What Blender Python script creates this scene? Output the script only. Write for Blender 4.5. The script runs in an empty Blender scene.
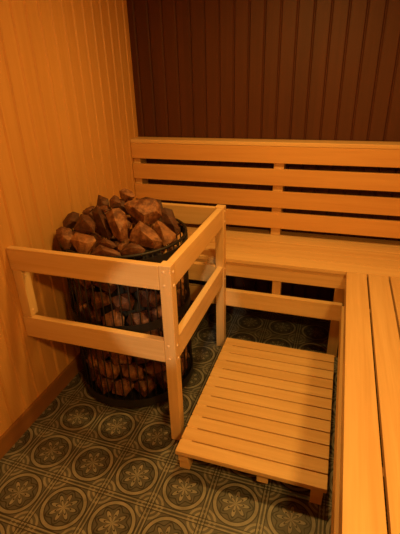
import bpy, bmesh, math, random
from mathutils import Vector, Matrix
random.seed(11)
SC = bpy.context.scene
COL = SC.collection
PI = math.pi

# ------------------------------------------------------------------ camera
cd = bpy.data.cameras.new('camera')
cam = bpy.data.objects.new('camera', cd)
COL.objects.link(cam)
RT, UP, FW = Vector((0.94943, 0.31284, -0.02678)), Vector((-0.11085, 0.41378, 0.9036)), Vector((-0.29377, 0.85494, -0.42753))
cam.matrix_world = Matrix(((RT.x, UP.x, -FW.x, 1.21109), (RT.y, UP.y, -FW.y, -2.2969), (RT.z, UP.z, -FW.z, 1.42912), (0, 0, 0, 1)))
cd.sensor_fit = 'AUTO'; cd.sensor_width = 36.0; cd.lens = 27.663; cd.clip_start = 0.02
SC.camera = cam

# ------------------------------------------------------------------ light
SC.view_settings.view_transform = 'Standard'
SC.view_settings.look = 'None'
SC.view_settings.gamma = 1.0
SC.view_settings.use_curve_mapping = False
SC.view_settings.exposure = 0.0
w = bpy.data.worlds.new('world'); SC.world = w; w.use_nodes = True
w.node_tree.nodes['Background'].inputs[0].default_value = (0.05, 0.02, 0.006, 1)
w.node_tree.nodes['Background'].inputs[1].default_value = 0.2
def lamp(name, loc, target, power, color, size, spread=180):
    l = bpy.data.lights.new(name, 'AREA'); l.shape = 'DISK'; l.size = size
    l.energy = power; l.color = color; l.spread = math.radians(spread)
    o = bpy.data.objects.new(name, l); COL.objects.link(o)
    o.location = loc
    o.rotation_euler = (Vector(target) - Vector(loc)).to_track_quat('-Z', 'Y').to_euler()
    return o
lamp('bench_lamp', (1.0, -0.80, 1.98), (0.95, -0.80, 0), 16.5, (1.0, 0.53, 0.11), 0.16)
lamp('sauna_lamp', (1.66, -2.25, 1.78), (1.50, -2.12, 0), 22, (1.0, 0.53, 0.11), 0.16)
sp = bpy.data.lights.new('added_guard_spot', 'SPOT'); sp.energy = 50; sp.color = (1.0, 0.78, 0.46); sp.spot_size = math.radians(14); sp.spot_blend = 0.25; sp.shadow_soft_size = 0.03  # added unseen pale spot to brighten the guard's right end; no door is built
so = bpy.data.objects.new('added_guard_spot', sp); COL.objects.link(so); so.location = (1.0, -2.68, 1.5)
so.rotation_euler = (Vector((0.635, -1.12, 0.645)) - Vector(so.location)).to_track_quat('-Z', 'Y').to_euler()

# ------------------------------------------------------------------ materials
def nt(name):
    m = bpy.data.materials.new(name); m.use_nodes = True
    t = m.node_tree; return m, t, t.nodes['Principled BSDF']
def N(t, typ, **kw):
    n = t.nodes.new(typ)
    for k, v in kw.items():
        if k in n.inputs: n.inputs[k].default_value = v
        else: setattr(n, k, v)
    return n
def ramp(t, fac, stops):
    r = t.nodes.new('ShaderNodeValToRGB'); e = r.color_ramp.elements
    e[0].position, e[0].color = stops[0][0], (*stops[0][1], 1)
    e[1].position, e[1].color = stops[-1][0], (*stops[-1][1], 1)
    for p, c in stops[1:-1]:
        x = e.new(p); x.color = (*c, 1)
    t.links.new(fac, r.inputs[0]); return r.outputs[0]
def math_n(t, op, a, b=None, c=None):
    n = t.nodes.new('ShaderNodeMath'); n.operation = op
    for i, v in enumerate((a, b, c)):
        if v is None: continue
        if isinstance(v, (int, float)): n.inputs[i].default_value = v
        else: t.links.new(v, n.inputs[i])
    return n.outputs[0]

def wood(name, axis, dark, light, rough=0.5, pitch=None, pitch_axis=1, tone=0.16):
    """planed softwood with grain running along the axis; pitch gives every plank of a wall its own tone"""
    m, t, b = nt(name)
    tc = N(t, 'ShaderNodeTexCoord'); oi = N(t, 'ShaderNodeObjectInfo')
    rnd = oi.outputs['Random']
    sep = N(t, 'ShaderNodeSeparateXYZ'); t.links.new(tc.outputs['Object'], sep.inputs[0])
    if pitch:
        k = math_n(t, 'FLOOR', math_n(t, 'DIVIDE', sep.outputs[pitch_axis], pitch))
        wn = N(t, 'ShaderNodeTexWhiteNoise', noise_dimensions='1D'); t.links.new(k, wn.inputs['W'])
        rnd = wn.outputs['Value']
    sc = [1.0, 1.0, 1.0]
    mp = N(t, 'ShaderNodeMapping'); t.links.new(tc.outputs['Object'], mp.inputs['Vector'])
    off = math_n(t, 'MULTIPLY', rnd, 37.0)
    cx = N(t, 'ShaderNodeCombineXYZ')
    for i in range(3): t.links.new(off, cx.inputs[i])
    t.links.new(cx.outputs[0], mp.inputs['Location'])
    s = [26.0, 26.0, 26.0]; s['XYZ'.index(axis)] = 1.3
    mp.inputs['Scale'].default_value = s
    n1 = N(t, 'ShaderNodeTexNoise', Scale=1.0, Detail=4.0, Roughness=0.55, Distortion=0.6); t.links.new(mp.outputs[0], n1.inputs['Vector'])
    mp2 = N(t, 'ShaderNodeMapping'); t.links.new(tc.outputs['Object'], mp2.inputs['Vector'])
    s2 = [190.0, 190.0, 190.0]; s2['XYZ'.index(axis)] = 5.0; mp2.inputs['Scale'].default_value = s2
    n2 = N(t, 'ShaderNodeTexNoise', Scale=1.0, Detail=2.0); t.links.new(mp2.outputs[0], n2.inputs['Vector'])
    f = math_n(t, 'ADD', math_n(t, 'MULTIPLY', n1.outputs[0], 0.75), math_n(t, 'MULTIPLY', n2.outputs[0], 0.25))
    f = math_n(t, 'ADD', f, math_n(t, 'MULTIPLY', math_n(t, 'SUBTRACT', rnd, 0.5), tone))
    col = ramp(t, f, [(0.2, dark), (0.8, light)])
    t.links.new(col, b.inputs['Base Color'])
    b.inputs['Roughness'].default_value = rough
    b.inputs['Specular IOR Level'].default_value = 0.35
    bp = N(t, 'ShaderNodeBump', Strength=0.12, Distance=0.002); t.links.new(n2.outputs[0], bp.inputs['Height']); t.links.new(bp.outputs[0], b.inputs['Normal'])
    return m
LD, LL = (0.58, 0.35, 0.14), (0.78, 0.555, 0.28)
WX = wood('pale_wood_grain_x', 'X', LD, LL, 0.42)
WS = wood('reddish_backrest_wood', 'X', (0.55, 0.275, 0.085), (0.70, 0.41, 0.155), 0.45)
WY = wood('pale_wood_grain_y', 'Y', LD, LL, 0.42)
WZ = wood('pale_wood_grain_z', 'Z', LD, LL, 0.42)
CLAD = wood('cladding_pine', 'Z', (0.50, 0.25, 0.07), (0.62, 0.34, 0.11), 0.5, 0.0813, 1, 0.2)
CLADX = wood('cladding_pine_x', 'Z', (0.50, 0.25, 0.07), (0.62, 0.34, 0.11), 0.5, 0.0813, 0, 0.1)
SKIRT = wood('brown_skirting', 'Y', (0.20, 0.085, 0.028), (0.30, 0.14, 0.045), 0.45)
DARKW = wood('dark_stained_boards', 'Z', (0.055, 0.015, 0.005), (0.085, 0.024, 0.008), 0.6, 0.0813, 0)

def stone_mat(name, a, b_, c):
    m, t, b = nt(name)
    tc = N(t, 'ShaderNodeTexCoord'); oi = N(t, 'ShaderNodeObjectInfo')
    n1 = N(t, 'ShaderNodeTexNoise', Scale=34.0, Detail=6.0, Roughness=0.65); t.links.new(tc.outputs['Object'], n1.inputs['Vector'])
    n2 = N(t, 'ShaderNodeTexNoise', Scale=160.0, Detail=3.0); t.links.new(tc.outputs['Object'], n2.inputs['Vector'])
    f = math_n(t, 'ADD', n1.outputs[0], math_n(t, 'MULTIPLY', math_n(t, 'SUBTRACT', oi.outputs['Random'], 0.5), 0.25))
    t.links.new(ramp(t, f, [(0.3, a), (0.52, b_), (0.75, c)]), b.inputs['Base Color'])
    b.inputs['Roughness'].default_value = 0.62
    h = math_n(t, 'ADD', n1.outputs[0], math_n(t, 'MULTIPLY', n2.outputs[0], 0.35))
    bp = N(t, 'ShaderNodeBump', Strength=0.7, Distance=0.007); t.links.new(h, bp.inputs['Height']); t.links.new(bp.outputs[0], b.inputs['Normal'])
    return m
STONE = stone_mat('fired_brown_stone', (0.05, 0.015, 0.006), (0.115, 0.039, 0.016), (0.32, 0.145, 0.066))
STONE_PALE = stone_mat('fired_orange_stone', (0.13, 0.047, 0.018), (0.25, 0.105, 0.04), (0.44, 0.22, 0.09))
STONE_DARK = stone_mat('fired_dark_stone', (0.04, 0.012, 0.006), (0.08, 0.026, 0.011), (0.17, 0.063, 0.028))
def plain(name, c, rough, metal=0.0):
    m, t, b = nt(name)
    tc = N(t, 'ShaderNodeTexCoord'); n1 = N(t, 'ShaderNodeTexNoise', Scale=60.0, Detail=3.0); t.links.new(tc.outputs['Object'], n1.inputs['Vector'])
    t.links.new(ramp(t, n1.outputs[0], [(0.3, tuple(x*0.8 for x in c)), (0.7, tuple(x*1.2 for x in c))]), b.inputs['Base Color'])
    b.inputs['Roughness'].default_value = rough; b.inputs['Metallic'].default_value = metal
    return m
BLACK = plain('blackened_steel', (0.018, 0.014, 0.013), 0.5, 0.3)
SOOT = plain('sooty_heater_steel', (0.022, 0.018, 0.016), 0.75)
PLUG = plain('pale_wood_plug', (0.80, 0.57, 0.33), 0.45)

def tile_mat():
    m, t, b = nt('patterned_cement_tile')
    tc = N(t, 'ShaderNodeTexCoord'); sep = N(t, 'ShaderNodeSeparateXYZ'); t.links.new(tc.outputs['Object'], sep.inputs[0])
    P = 0.20
    def fr(s, o): return math_n(t, 'SUBTRACT', math_n(t, 'FRACT', math_n(t, 'DIVIDE', math_n(t, 'ADD', s, o), P)), 0.5)
    x, y = fr(sep.outputs[0], 4 * P - 1.19 + P / 2 + 1.2), fr(sep.outputs[1], 10 * P + 0.13 + P / 2)
    r = math_n(t, 'SQRT', math_n(t, 'ADD', math_n(t, 'MULTIPLY', x, x), math_n(t, 'MULTIPLY', y, y)))
    th = math_n(t, 'ARCTAN2', y, x)
    ax, ay = math_n(t, 'ABSOLUTE', x), math_n(t, 'ABSOLUTE', y)
    cx, cy = math_n(t, 'SUBTRACT', 0.5, ax), math_n(t, 'SUBTRACT', 0.5, ay)
    rc = math_n(t, 'SQRT', math_n(t, 'ADD', math_n(t, 'MULTIPLY', cx, cx), math_n(t, 'MULTIPLY', cy, cy)))
    def band(v, c, wd): return math_n(t, 'LESS_THAN', math_n(t, 'ABSOLUTE', math_n(t, 'SUBTRACT', v, c)), wd)
    def mx(*a):
        o = a[0]
        for q in a[1:]: o = math_n(t, 'MAXIMUM', o, q)
        return o
    cos8 = math_n(t, 'COSINE', math_n(t, 'MULTIPLY', th, 8.0)); cos4 = math_n(t, 'COSINE', math_n(t, 'MULTIPLY', th, 4.0))
    scal = math_n(t, 'ADD', r, math_n(t, 'MULTIPLY', cos8, -0.035))
    petal = math_n(t, 'SUBTRACT', r, math_n(t, 'MULTIPLY', math_n(t, 'ABSOLUTE', cos4), 0.20))
    swirl = math_n(t, 'SINE', math_n(t, 'ADD', math_n(t, 'MULTIPLY', th, 6.0), math_n(t, 'MULTIPLY', r, 34.0)))
    sw = math_n(t, 'MULTIPLY', math_n(t, 'GREATER_THAN', swirl, 0.35), math_n(t, 'MULTIPLY', math_n(t, 'GREATER_THAN', r, 0.24), math_n(t, 'LESS_THAN', r, 0.31)))
    leaf = math_n(t, 'SUBTRACT', r, math_n(t, 'MULTIPLY', math_n(t, 'ABSOLUTE', cos4), 0.27))
    leaf2 = math_n(t, 'SUBTRACT', r, math_n(t, 'MULTIPLY', math_n(t, 'ABSOLUTE', cos4), 0.15))
    rings = mx(band(r, 0.40, 0.022), band(scal, 0.33, 0.016), band(leaf, 0.0, 0.020), band(leaf2, 0.0, 0.016), math_n(t, 'LESS_THAN', r, 0.035))
    inside = math_n(t, 'LESS_THAN', r, 0.43)
    corner = math_n(t, 'MULTIPLY', mx(band(rc, 0.24, 0.022), band(rc, 0.15, 0.02)), math_n(t, 'GREATER_THAN', r, 0.43))
    edge = mx(band(ax, 0.465, 0.012), band(ay, 0.465, 0.012))
    lightp = mx(math_n(t, 'MULTIPLY', mx(band(r, 0.385, 0.030), math_n(t, 'LESS_THAN', leaf, -0.02)), inside), edge, corner)
    darkp = mx(math_n(t, 'MULTIPLY', mx(band(r, 0.425, 0.010), band(r, 0.345, 0.010), band(scal, 0.29, 0.012), band(leaf, 0.0, 0.014), band(leaf2, 0.0, 0.014)), math_n(t, 'LESS_THAN', r, 0.44)), band(ax, 0.44, 0.008), band(ay, 0.44, 0.008))
    pat = math_n(t, 'MULTIPLY', lightp, math_n(t, 'SUBTRACT', 1.0, darkp))
    grout = mx(math_n(t, 'GREATER_THAN', ax, 0.493), math_n(t, 'GREATER_THAN', ay, 0.493))
    nz = N(t, 'ShaderNodeTexNoise', Scale=25.0, Detail=4.0); t.links.new(tc.outputs['Object'], nz.inputs['Vector'])
    base = ramp(t, nz.outputs[0], [(0.3, (0.060, 0.064, 0.064)), (0.7, (0.105, 0.106, 0.102))])
    lite = ramp(t, nz.outputs[0], [(0.3, (0.17, 0.165, 0.15)), (0.7, (0.27, 0.26, 0.23))])
    mix = N(t, 'ShaderNodeMix', data_type='RGBA'); t.links.new(pat, mix.inputs[0]); t.links.new(base, mix.inputs[6]); t.links.new(lite, mix.inputs[7])
    grout = math_n(t, 'MAXIMUM', grout, darkp)
    mix2 = N(t, 'ShaderNodeMix', data_type='RGBA'); t.links.new(grout, mix2.inputs[0]); t.links.new(mix.outputs[2], mix2.inputs[6]); mix2.inputs[7].default_value = (0.022, 0.022, 0.022, 1)
    t.links.new(mix2.outputs[2], b.inputs['Base Color'])
    b.inputs['Roughness'].default_value = 0.38
    return m
TILE = tile_mat()

# ------------------------------------------------------------------ builders
def link(name, bm, mat, parent=None, smooth=False):
    me = bpy.data.meshes.new(name)
    bmesh.ops.recalc_face_normals(bm, faces=bm.faces)
    bm.to_mesh(me); bm.free()
    if smooth:
        for p in me.polygons: p.use_smooth = True
    me.materials.append(mat)
    o = bpy.data.objects.new(name, me); COL.objects.link(o)
    if parent:
        o.parent = parent
        if parent.type == 'EMPTY' or True:
            off = world_loc(parent)
            me.transform(Matrix.Translation(-off))
    return o
def world_loc(o):
    v = Vector(o.location)
    while o.parent: o = o.parent; v += Vector(o.location)
    return v
def recentre(o, c):
    """put the origin of a one-mesh thing at its own middle"""
    o.data.transform(Matrix.Translation(-Vector(c))); o.location = c
    return o
def box_bm(a, b, bev=0.003, seg=2, bm=None):
    bm = bm or bmesh.new()
    x0, y0, z0 = a; x1, y1, z1 = b
    vs = [bm.verts.new(p) for p in ((x0,y0,z0),(x1,y0,z0),(x1,y1,z0),(x0,y1,z0),(x0,y0,z1),(x1,y0,z1),(x1,y1,z1),(x0,y1,z1))]
    fs = [bm.faces.new([vs[i] for i in q]) for q in ((3,2,1,0),(4,5,6,7),(0,1,5,4),(1,2,6,5),(2,3,7,6),(3,0,4,7))]
    if bev:
        es = set(e for f_ in fs for e in f_.edges)
        bmesh.ops.bevel(bm, geom=list(es), offset=bev, segments=seg, affect='EDGES', profile=0.6)
    return bm
def board(name, a, b, mat, parent, bev=0.003):
    return link(name, box_bm(a, b, bev), mat, parent)
def thing(name, label, cat, loc=(0, 0, 0), group=None):
    o = bpy.data.objects.new(name, None); COL.objects.link(o); o.location = loc
    o.empty_display_size = 0.1
    tag(o, label, cat, group); return o
def tag(o, label, cat, group=None):
    o['label'] = label; o['category'] = cat
    if group: o['group'] = group
    return o
def struct(o): o['kind'] = 'structure'; return o
def tube_bm(pts, r, n=8, closed=False, bm=None):
    bm = bm or bmesh.new(); pts = [Vector(p) for p in pts]; rings = []; L = len(pts)
    for i, p in enumerate(pts):
        d = (pts[(i + 1) % L] - pts[i - 1]) if closed else (pts[min(i + 1, L - 1)] - pts[max(i - 1, 0)])
        d.normalize(); u = d.cross(Vector((0, 0, 1)))
        if u.length < 1e-3: u = d.cross(Vector((1, 0, 0)))
        u.normalize(); v = d.cross(u)
        rings.append([bm.verts.new(p + r * (math.cos(2*PI*k/n) * u + math.sin(2*PI*k/n) * v)) for k in range(n)])
    for i in range(L if closed else L - 1):
        A, B = rings[i], rings[(i + 1) % L]
        for k in range(n): bm.faces.new((A[k], A[(k+1) % n], B[(k+1) % n], B[k]))
    if not closed:
        bm.faces.new(rings[0]); bm.faces.new(rings[-1])
    return bm
def revolve_bm(prof, c, n=64):
    """closed profile of (radius, z) turned about the vertical through c"""
    bm = bmesh.new(); rings = []
    for k in range(n):
        a = 2 * PI * k / n
        rings.append([bm.verts.new((c[0] + r * math.cos(a), c[1] + r * math.sin(a), z)) for r, z in prof])
    m_ = len(prof)
    for k in range(n):
        A, B = rings[k], rings[(k + 1) % n]
        for i in range(m_):
            bm.faces.new((A[i], A[(i+1) % m_], B[(i+1) % m_], B[i]))
    return bm
def hull_rock(name, pts, mat, bev=0.0014):
    c = sum((Vector(p) for p in pts), Vector()) / len(pts)
    bm = bmesh.new()
    for p in pts: bm.verts.new(Vector(p) - c)
    bmesh.ops.convex_hull(bm, input=list(bm.verts))
    for v in [v for v in bm.verts if not v.link_faces]: bm.verts.remove(v)
    bmesh.ops.dissolve_limit(bm, angle_limit=math.radians(9), verts=bm.verts, edges=bm.edges)
    bmesh.ops.bevel(bm, geom=list(bm.edges), offset=bev, segments=2, affect='EDGES', profile=0.5, clamp_overlap=True)
    o = link(name, bm, mat); o.location = c
    return o

# ------------------------------------------------------------------ the room
XW, YB, YF, ZC = 1.86, 0.115, -2.75, 2.15       # right wall, back wall, front wall, ceiling
struct(link('floor', box_bm((-0.05, YF - 0.05, -0.06), (XW + 0.05, YB + 0.05, 0), 0), TILE))
def clad_bm(a, b, fixed, axis, face, pitch, phase, z0, z1, depth=0.03, groove=0.0075):
    """tongue and groove planks: a zigzag outline with a V groove between planks, pulled up from z0 to z1"""
    line = [a]; k = math.floor((a - phase) / pitch) + 1; segs = [(a, 0.0)]
    while phase + k * pitch < b:
        g = phase + k * pitch
        segs += [(g - groove, 0.0), (g - 0.0012, -groove), (g + 0.0012, -groove), (g + groove, 0.0)]; k += 1
    segs.append((b, 0.0))
    bm = bmesh.new()
    out = [(s, d) for s, d in segs] + [(b, -depth), (a, -depth)]
    def P(s, d, z):
        q = fixed + face * d
        return (q, s, z) if axis == 'y' else (s, q, z)
    lo = [bm.verts.new(P(s, d, z0)) for s, d in out]; hi = [bm.verts.new(P(s, d, z1)) for s, d in out]
    n = len(out)
    for i in range(n): bm.faces.new((lo[i], lo[(i+1) % n], hi[(i+1) % n], hi[i]))
    bm.faces.new(lo); bm.faces.new(hi)
    return bm
struct(link('wall_left', clad_bm(YF, YB, 0.0, 'y', 1, 0.0813, -0.991, 0, ZC), CLAD))
struct(link('wall_right', clad_bm(YF, YB, XW, 'y', -1, 0.0813, -0.95, 0, ZC), CLAD))
struct(link('wall_front', clad_bm(-0.03, XW + 0.03, YF, 'x', 1, 0.0813, 0.04, 0, ZC), CLADX))
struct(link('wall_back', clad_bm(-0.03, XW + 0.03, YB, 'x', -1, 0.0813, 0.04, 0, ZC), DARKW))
struct(link('ceiling', box_bm((-0.05, YF - 0.05, ZC), (XW + 0.05, YB + 0.05, ZC + 0.04), 0), CLADX))
struct(link('baseboard_left', box_bm((0.0, YF, 0), (0.014, YB, 0.086), 0.002), SKIRT))

# ------------------------------------------------------------------ backrest
back = thing('bench_backrest', 'slatted pale wood backrest along the back wall above the bench', 'backrest', (0.95, 0.0, 0.54))
for z0, z1 in ((0.5900, 0.6845), (0.7148, 0.8093), (0.8440, 0.9353), (0.9677, 1.058)):
    board('slat', (0.002, 0.0, z0), (XW - 0.002, 0.02, z1), WS, back, 0.003)
for xb, wb in ((0.002, 0.045), (0.8675, 0.056), (1.72, 0.056)):
    board('batten', (xb, 0.02, 0.5415), (xb + wb, 0.108, 1.058), WZ, back, 0.002)
board('cap_rail', (0.002, -0.002, 1.0585), (XW - 0.002, 0.108, 1.080), WX, back, 0.003)

# ------------------------------------------------------------------ benches
XR, HB, BF = 1.3035, 0.54, -0.3813
bench = thing('sauna_bench', 'long pale wood sauna bench below the slatted backrest on the back wall', 'bench', (0.93, -0.15, 0), 'slatted sauna benches')
bw = (0.108 - BF) / 5
for k in range(5):
    board('seat_plank', (0.003, BF + k * bw, HB - 0.022), (XW - 0.003, BF + (k + 1) * bw - 0.0036, HB), WX, bench, 0.003)
board('apron', (0.003, BF + 0.006, 0.4362), (XR + 0.028, BF + 0.031, HB - 0.0225), WX, bench, 0.003)
board('lower_rail', (0.003, BF, 0.2511), (XR + 0.003, BF + 0.028, 0.3484), WX, bench, 0.004)
for x0, x1 in ((0.10, 0.145), (1.262, 1.315)):
    board('leg', (x0, BF + 0.0315, 0), (x1, BF + 0.0765, HB - 0.0225), WZ, bench, 0.003)
board('upright', (0.945, BF + 0.0315, 0.262), (0.99, BF + 0.0765, HB - 0.0225), WZ, bench, 0.003)
for x0 in (0.10, 1.75):
    board('leg', (x0, 0.04, 0), (x0 + 0.045, 0.085, HB - 0.0225), WZ, bench, 0.003)

side = thing('sauna_bench', 'pale wood side bench at the right whose planks run towards the viewer', 'bench', (1.58, -1.5, 0), 'slatted sauna benches')
YE = YF + 0.004
edges = [(XR, XR + 0.0913), (XR + 0.0985, XR + 0.187), (XR + 0.1945, XR + 0.283), (XR + 0.2905, XR + 0.379), (XR + 0.3865, XR + 0.475), (XR + 0.4825, XW - 0.003)]
for x0, x1 in edges:
    board('seat_plank', (x0, YE, HB - 0.026), (x1, BF - 0.0025, HB), WY, side, 0.003)
board('apron', (XR + 0.003, YE, 0.4362), (XR + 0.031, BF + 0.0025, HB - 0.0265), WY, side, 0.003)
board('lower_rail', (XR, YE, 0.2511), (XR + 0.028, BF - 0.0025, 0.3484), WY, side, 0.004)
for y in (-0.75, -1.55, -2.45):
    for x0 in (XR + 0.0315, 1.78):
        board('leg', (x0, y, 0), (x0 + 0.045, y + 0.045, HB - 0.0265), WZ, side, 0.003)
for y in (-0.70, -1.50, -2.40):
    board('cross_bearer', (XR + 0.032, y, HB - 0.07), (XW - 0.003, y + 0.028, HB - 0.0265), WX, side, 0.002)

# ------------------------------------------------------------------ step stool
step = thing('step_stool', 'low slatted pale wood step on the patterned tiles below the benches', 'step stool', (1.01, -0.85, 0))
S, Y0, SP = 0.12, -0.493, 0.0652
ns = 12
for k in range(ns):
    board('slat', (0.735, Y0 - (k + 1) * SP + 0.0055, S - 0.021), (1.297, Y0 - k * SP, S), WX, step, 0.003)
for x0 in (0.739, 1.05, 1.245):
    board('bearer', (x0, Y0 - ns * SP + 0.02, S - 0.070), (x0 + 0.042, Y0 - 0.012, S - 0.002 if x0 < 0.8 else S - 0.0205), WY, step, 0.002)
for x0 in (0.739, 1.245):
    for y in (Y0 - 0.06, Y0 - ns * SP + 0.03):
        board('foot', (x0, y, 0), (x0 + 0.042, y + 0.042, S - 0.0705), WZ, step, 0.002)

# ------------------------------------------------------------------ guard rail round the heater
GF, XG, PW = -1.1248, 0.6998, 0.0456
guard = thing('heater_guard', 'pale wood guard rail of posts and boards fencing in the stone heater', 'guard rail', (0.35, -0.78, 0))
YP = -0.427
def post(x0, y0, z0, z1, plugs):
    p = link('post', box_bm((x0, y0, z0), (x0 + PW, y0 + PW, z1), 0.004, 3), WZ, guard)
    for px, py, pz, nx, ny in plugs:
        bm = bmesh.new()
        bmesh.ops.create_uvsphere(bm, u_segments=12, v_segments=8, radius=0.0058)
        for v in bm.verts:
            v.co = Vector((v.co.x * (0.55 if nx else 1), v.co.y * (0.55 if ny else 1), v.co.z)) + Vector((px, py, pz))
        q = link('screw_plug', bm, PLUG, p, True)
    return p
zs = (0.806, 0.752, 0.492, 0.432)
x0 = XG - PW
post(x0, GF, 0, 0.830, [(x0 + 0.018, GF, z, 0, 1) for z in zs] + [(XG, GF + 0.024, z - 0.006, 1, 0) for z in zs])
post(x0, YP, 0, 0.832, [(XG, YP + 0.020, z, 1, 0) for z in zs])
post(0.001, GF + 0.005, 0.5122, 0.7309, [(0.0466, GF + 0.02, z, 1, 0) for z in (0.705, 0.54)])
for nm, z0, z1 in (('top', 0.7312, 0.8272), ('lower', 0.4107, 0.5119)):
    board(nm + '_rail', (0.001, GF, z0), (x0 - 0.0003, GF + 0.028, z1), WX, guard, 0.004)
    board(nm + '_rail', (XG - 0.034, GF + PW + 0.0003, z0), (XG - 0.004, YP - 0.0003, z1), WY, guard, 0.004)
    board(nm + '_rail', (0.001, YP, z0), (x0 - 0.0003, YP + 0.028, z1), WX, guard, 0.004)

# ------------------------------------------------------------------ basket heater
BC, BR, ZR = (0.335, -0.77), 0.275, 0.785
heater = thing('sauna_heater', 'round black wire basket heater filled with brown stones behind the guard rail', 'heater', (BC[0], BC[1], 0))
wp = [Vector((BC[0] + BR, BC[1], z)) for z in (0.045, 0.25, 0.5, ZR + 0.008)]
wire0 = link('basket_wire', tube_bm(wp, 0.0032, 6), BLACK, heater, True)
NW = 46
for k in range(1, NW):
    q = wire0.copy(); COL.objects.link(q); q.parent = heater; q.rotation_euler = (0, 0, 2 * PI * k / NW)
def hoop(z, r, th): 
    return link('basket_hoop', tube_bm([(BC[0] + r * math.cos(2*PI*k/72), BC[1] + r * math.sin(2*PI*k/72), z) for k in range(72)], th, 8, True), BLACK, heater, True)
hoop(ZR + 0.008, BR, 0.006)
def band(name, r, z0, z1, th=0.003):
    return link(name, revolve_bm([(r, z0), (r + th, z0), (r + th, z1), (r, z1)], BC, 72), BLACK, heater)
band('rim_band', BR + 0.0035, ZR - 0.046, ZR - 0.012)
band('middle_band', BR + 0.0035, 0.440, 0.480)
band('base_band', BR + 0.0035, 0.03, 0.075)
link('base_plate', revolve_bm([(0.001, 0.03), (BR + 0.003, 0.03), (BR + 0.003, 0.042), (0.001, 0.042)], BC, 64), BLACK, heater)
link('heating_core', revolve_bm([(0.001, 0.0425), (0.165, 0.0425), (0.165, 0.70), (0.15, 0.725), (0.001, 0.725)], BC, 48), SOOT, heater)
for k in range(4):
    a = PI / 4 + k * PI / 2
    cx_, cy_ = BC[0] + 0.22 * math.cos(a), BC[1] + 0.22 * math.sin(a)
    link('foot', revolve_bm([(0.001, 0), (0.018, 0), (0.014, 0.0295), (0.001, 0.0295)], (cx_, cy_), 16), BLACK, heater)

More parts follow.
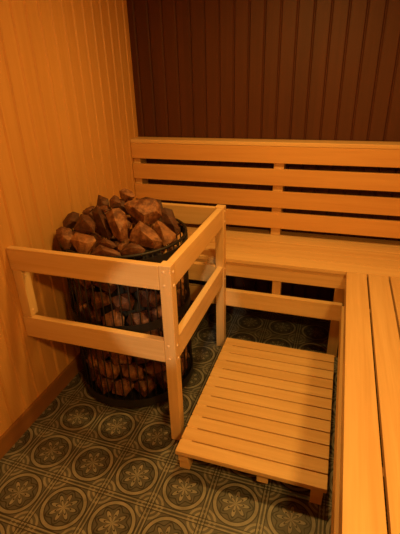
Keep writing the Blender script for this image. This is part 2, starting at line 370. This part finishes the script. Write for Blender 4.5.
# ------------------------------------------------------------------ stones
HEAP = [
    ('dark angular stone at the far left back of the heap against the wall side',
     [(64,-836,842),(76,-805,870),(96,-789,880),(124,-783,870),(132,-812,839),(109,-833,819),(83,-860,821),(108,-839,857),(124,-836,851),(58,-803,834),(82,-781,860),(100,-789,833),(62,-809,818)]),
    ('brown stone at the extreme left end of the heap at the basket rim',
     [(125,-963,856),(145,-952,870),(184,-941,858),(219,-979,826),(207,-999,797),(197,-1014,791),(161,-998,814),(141,-989,831),(182,-1001,846),(203,-1000,833),(125,-947,835),(162,-933,837),(165,-955,792),(139,-957,805)]),
    ('dark pyramid-shaped stone on the left, above the pale wedge stone',
     [(194,-943,857),(207,-892,909),(231,-874,901),(271,-887,873),(283,-922,846),(224,-934,837),(242,-930,902),(265,-919,887),(184,-893,847),(217,-865,880),(237,-879,840)]),
    ('pale orange wedge stone pointing down at the front left of the heap',
     [(217,-1003,836),(223,-969,857),(304,-964,846),(321,-975,831),(300,-985,798),(290,-1022,781),(268,-1026,785),(214,-996,817),(268,-1016,841),(299,-1009,832),(210,-963,813),(265,-941,820),(264,-956,791),(237,-971,778)]),
    ('long brown stone leaning left beside the large middle block',
     [(238,-857,910),(259,-842,939),(284,-837,911),(317,-869,874),(351,-893,827),(347,-919,813),(297,-900,831),(268,-889,866),(294,-890,914),(332,-918,866),(245,-840,885),(274,-829,887),(305,-847,828),(274,-856,833)]),
    ('small pointed dark stone on the heap skyline left of the topmost stone',
     [(181,-726,898),(177,-695,938),(231,-700,922),(241,-713,901),(238,-731,886),(206,-743,885),(218,-736,916),(180,-702,894),(210,-685,908),(210,-697,884)]),
    ('small dark stone wedged just left below the topmost stone',
     [(267,-753,934),(281,-728,952),(301,-726,941),(322,-747,919),(316,-750,904),(277,-771,903),(300,-761,933),(263,-726,923),(287,-715,929),(294,-724,905)]),
    ('low dark stone half hidden behind the pyramid-shaped stone',
     [(143,-796,876),(153,-772,893),(179,-758,903),(195,-757,901),(183,-774,883),(170,-788,869),(174,-784,894),(184,-784,888),(141,-769,874),(167,-752,892),(167,-758,879)]),
    ('large squarish brown block in the middle of the heap with a lit top edge',
     [(315,-873,912),(348,-874,936),(365,-846,933),(393,-848,914),(421,-888,890),(430,-912,826),(413,-939,819),(374,-929,838),(348,-915,888),(390,-930,905),(422,-909,899),(417,-948,868),(321,-848,888),(351,-832,901),(375,-840,868),(367,-866,821),(330,-856,867)]),
    ('topmost small brown stone on the peak of the heap',
     [(282,-686,959),(303,-668,968),(328,-656,954),(358,-676,936),(342,-686,917),(308,-698,914),(287,-691,930),(311,-696,948),(348,-703,938),(281,-658,943),(313,-647,942),(317,-658,918),(286,-664,927)]),
    ('largest reddish stone at the upper right, overhanging the triangular stone',
     [(348,-775,926),(363,-760,938),(394,-740,940),(439,-714,939),(474,-723,946),(495,-718,913),(510,-741,877),(483,-772,849),(454,-813,853),(397,-788,861),(370,-797,903),(407,-802,926),(467,-761,927),(502,-782,909),(460,-813,898),(352,-716,900),(384,-700,910),(430,-683,912),(453,-696,870),(409,-722,848),(361,-721,883)]),
    ('large flat triangular stone at the front right of the heap',
     [(461,-859,890),(477,-855,876),(517,-851,853),(569,-883,818),(562,-888,791),(551,-906,790),(497,-921,804),(438,-925,823),(440,-902,855),(492,-913,866),(539,-919,834),(458,-833,853),(494,-832,831),(517,-845,789),(473,-857,793),(441,-852,827)]),
    ('bright orange wedge stone at the right, lit on its sloping face',
     [(512,-805,876),(531,-801,871),(596,-805,823),(597,-809,808),(586,-845,796),(564,-864,787),(542,-832,804),(502,-823,845),(539,-833,863),(567,-855,813),(515,-782,844),(566,-781,811),(555,-795,791),(533,-798,800)]),
    ('tall dark stone standing at the far right end of the heap',
     [(478,-696,886),(500,-684,896),(531,-673,885),(557,-692,844),(585,-724,807),(572,-740,795),(503,-731,845),(483,-701,861),(530,-723,870),(559,-741,838),(483,-668,861),(516,-656,862),(544,-673,808),(494,-679,832)]),
    ('flat orange-brown stone at the front rim below the triangular stone',
     [(437,-996,803),(446,-968,820),(461,-948,828),(500,-953,824),(525,-950,803),(515,-963,786),(474,-985,786),(447,-992,784),(482,-981,823),(435,-955,789),(456,-937,810),(493,-934,792),(460,-951,780)]),
    ('small brown stone between the long leaning stone and the front rim',
     [(353,-1002,835),(360,-982,851),(380,-985,843),(399,-977,835),(418,-988,823),(407,-997,814),(373,-994,823),(388,-1000,838),(354,-979,826),(372,-970,831),(393,-970,818),(368,-977,820)]),
    ('low wide dark stone at the front rim below the heap middle',
     [(319,-1036,791),(330,-1012,810),(350,-1000,830),(376,-997,822),(405,-992,810),(434,-994,802),(443,-1005,790),(383,-1028,785),(380,-1028,819),(326,-999,784),(346,-980,809),(380,-975,796),(399,-976,781)]),
    ('tiny brown stone under the squarish middle block at the front',
     [(422,-991,825),(435,-977,833),(455,-967,830),(449,-976,822),(439,-995,808),(429,-998,811),(443,-990,827),(421,-976,818),(444,-966,823),(431,-978,808)]),
    ('dark little stone in the hollow below the skyline stones',
     [(283,-856,924),(316,-846,924),(324,-843,922),(304,-858,909),(297,-857,912),(307,-858,921),(312,-857,918),(286,-846,918),(311,-838,917),(295,-846,912)]),
    ('dark stone showing between the long leaning stone and the skyline stones',
     [(200,-767,903),(253,-743,910),(279,-756,885),(273,-794,842),(227,-808,843),(255,-798,887),(273,-794,879),(205,-748,885),(251,-738,873),(215,-765,845)]),
    ('dark stone just under the topmost stone, behind the squarish middle block',
     [(245,-701,914),(297,-683,925),(338,-681,905),(338,-713,859),(278,-734,861),(305,-725,903),(325,-723,893),(251,-676,897),(306,-661,890),(267,-689,862)]),
    ('dark stone half hidden between the pyramid-shaped and long leaning stones',
     [(130,-767,878),(173,-741,899),(205,-755,870),(206,-794,837),(153,-796,844),(180,-788,875),(196,-786,866),(134,-749,866),(177,-738,860),(142,-758,842)]),
    ('brown stone squeezed between the triangular stone and the bright orange wedge',
     [(458,-760,856),(494,-747,859),(514,-765,823),(497,-786,809),(464,-779,828),(489,-784,842),(501,-782,837),(462,-747,842),(494,-747,820),(464,-756,824)]),
    ('dark stone at the back right, behind the largest reddish stone',
     [(299,-597,886),(352,-563,901),(422,-547,887),(452,-584,847),(388,-607,829),(328,-619,839),(382,-623,873),(406,-615,867),(311,-559,866),(388,-531,868),(363,-559,829)]),
]
PALE_WORDS = ('pale', 'orange')
heap = []
for lab, pts in HEAP:
    P_ = [(x / 1000, y / 1000, z / 1000) for x, y, z in pts]
    mat = STONE_PALE if ('pale orange' in lab or 'bright orange' in lab) else STONE_DARK if 'dark' in lab.split()[:3] or 'dark' in lab.split()[:4] else STONE
    o = hull_rock('sauna_stone', P_, mat)
    tag(o, lab, 'stone', 'sauna stones heaped on top of the heater'); heap.append((o.location.copy(), P_))
def rough_rock(c, rx, ry, rz, az):
    """an angular lump: hull of jittered points, axes radial / tangential / up"""
    pts = []
    er, et = Vector((math.cos(az), math.sin(az), 0)), Vector((-math.sin(az), math.cos(az), 0))
    n = random.randint(10, 14); tw = random.uniform(-0.6, 0.6)
    for i in range(n):
        zz = 1 - 2 * (i + 0.5) / n; ph = i * 2.39996 + random.uniform(-0.5, 0.5); s = math.sqrt(1 - zz * zz)
        d = Vector((s * math.cos(ph), s * math.sin(ph), zz))
        # push towards a blocky outline, unevenly
        mx_ = max(abs(d.x), abs(d.y), abs(d.z)); d = d * (random.uniform(0.80, 1.0) / (0.45 + 0.55 * mx_) * 0.95)
        y_, z_ = d.y * math.cos(tw) - d.z * math.sin(tw), d.y * math.sin(tw) + d.z * math.cos(tw)
        pts.append(Vector(c) + er * (d.x * rx) + et * (y_ * ry) + Vector((0, 0, z_ * rz)))
    return pts
# against the wires: rows of stones all round the side the room can see
RS = 0.2195
z = 0.056
row = 0
while z < 0.68:
    h = 0.092
    n = 13; ph = (row % 2) * PI / n + random.uniform(-0.05, 0.05)
    for k in range(n):
        a = 2 * PI * k / n + ph
        aa = (a + PI) % (2 * PI) - PI
        if 0.8 < aa < PI * 0.97: continue          # far side, towards the corner of the room
        c = (BC[0] + RS * math.cos(a), BC[1] + RS * math.sin(a), z + h / 2)
        o = hull_rock('sauna_stone', rough_rock(c, 0.052, 0.0635 * random.uniform(0.92, 1.1), 0.0555 * random.uniform(0.92, 1.04), a), random.choice((STONE, STONE, STONE_DARK, STONE_PALE)))
        tag(o, 'brown angular sauna stone packed behind the black basket wires', 'stone', 'sauna stones packed inside the wire basket')
    z += h; row += 1
# lower layer that carries the heap
fill = []
def try_fill(c, r):
    for q, P_ in heap:
        if min((Vector(c) - Vector(p)).length for p in P_) < r * 1.0 or (Vector(c) - q).length < r + 0.03: return
    for q, r2 in fill:
        if (Vector(c) - q).length < (r + r2) * 0.93: return
    fill.append((Vector(c), r))
for ring, zz, n in ((0.215, 0.768, 13), (0.135, 0.775, 9), (0.05, 0.775, 4), (0.15, 0.845, 9), (0.06, 0.85, 5), (0.0, 0.9, 1)):
    for k in range(n):
        a = 2 * PI * (k + 0.3) / n
        for r in (0.048, 0.041, 0.034, 0.028):
            m0 = len(fill)
            try_fill((BC[0] + ring * math.cos(a), BC[1] + ring * math.sin(a), zz), r)
            if len(fill) > m0: break
for c, r in fill:
    a = math.atan2(c.y - BC[1], c.x - BC[0])
    o = hull_rock('sauna_stone', rough_rock(c, r, r, r, a), random.choice((STONE, STONE_DARK)))
    tag(o, 'brown sauna stone filling a gap underneath the heaped top stones', 'stone', 'sauna stones underneath the heap')
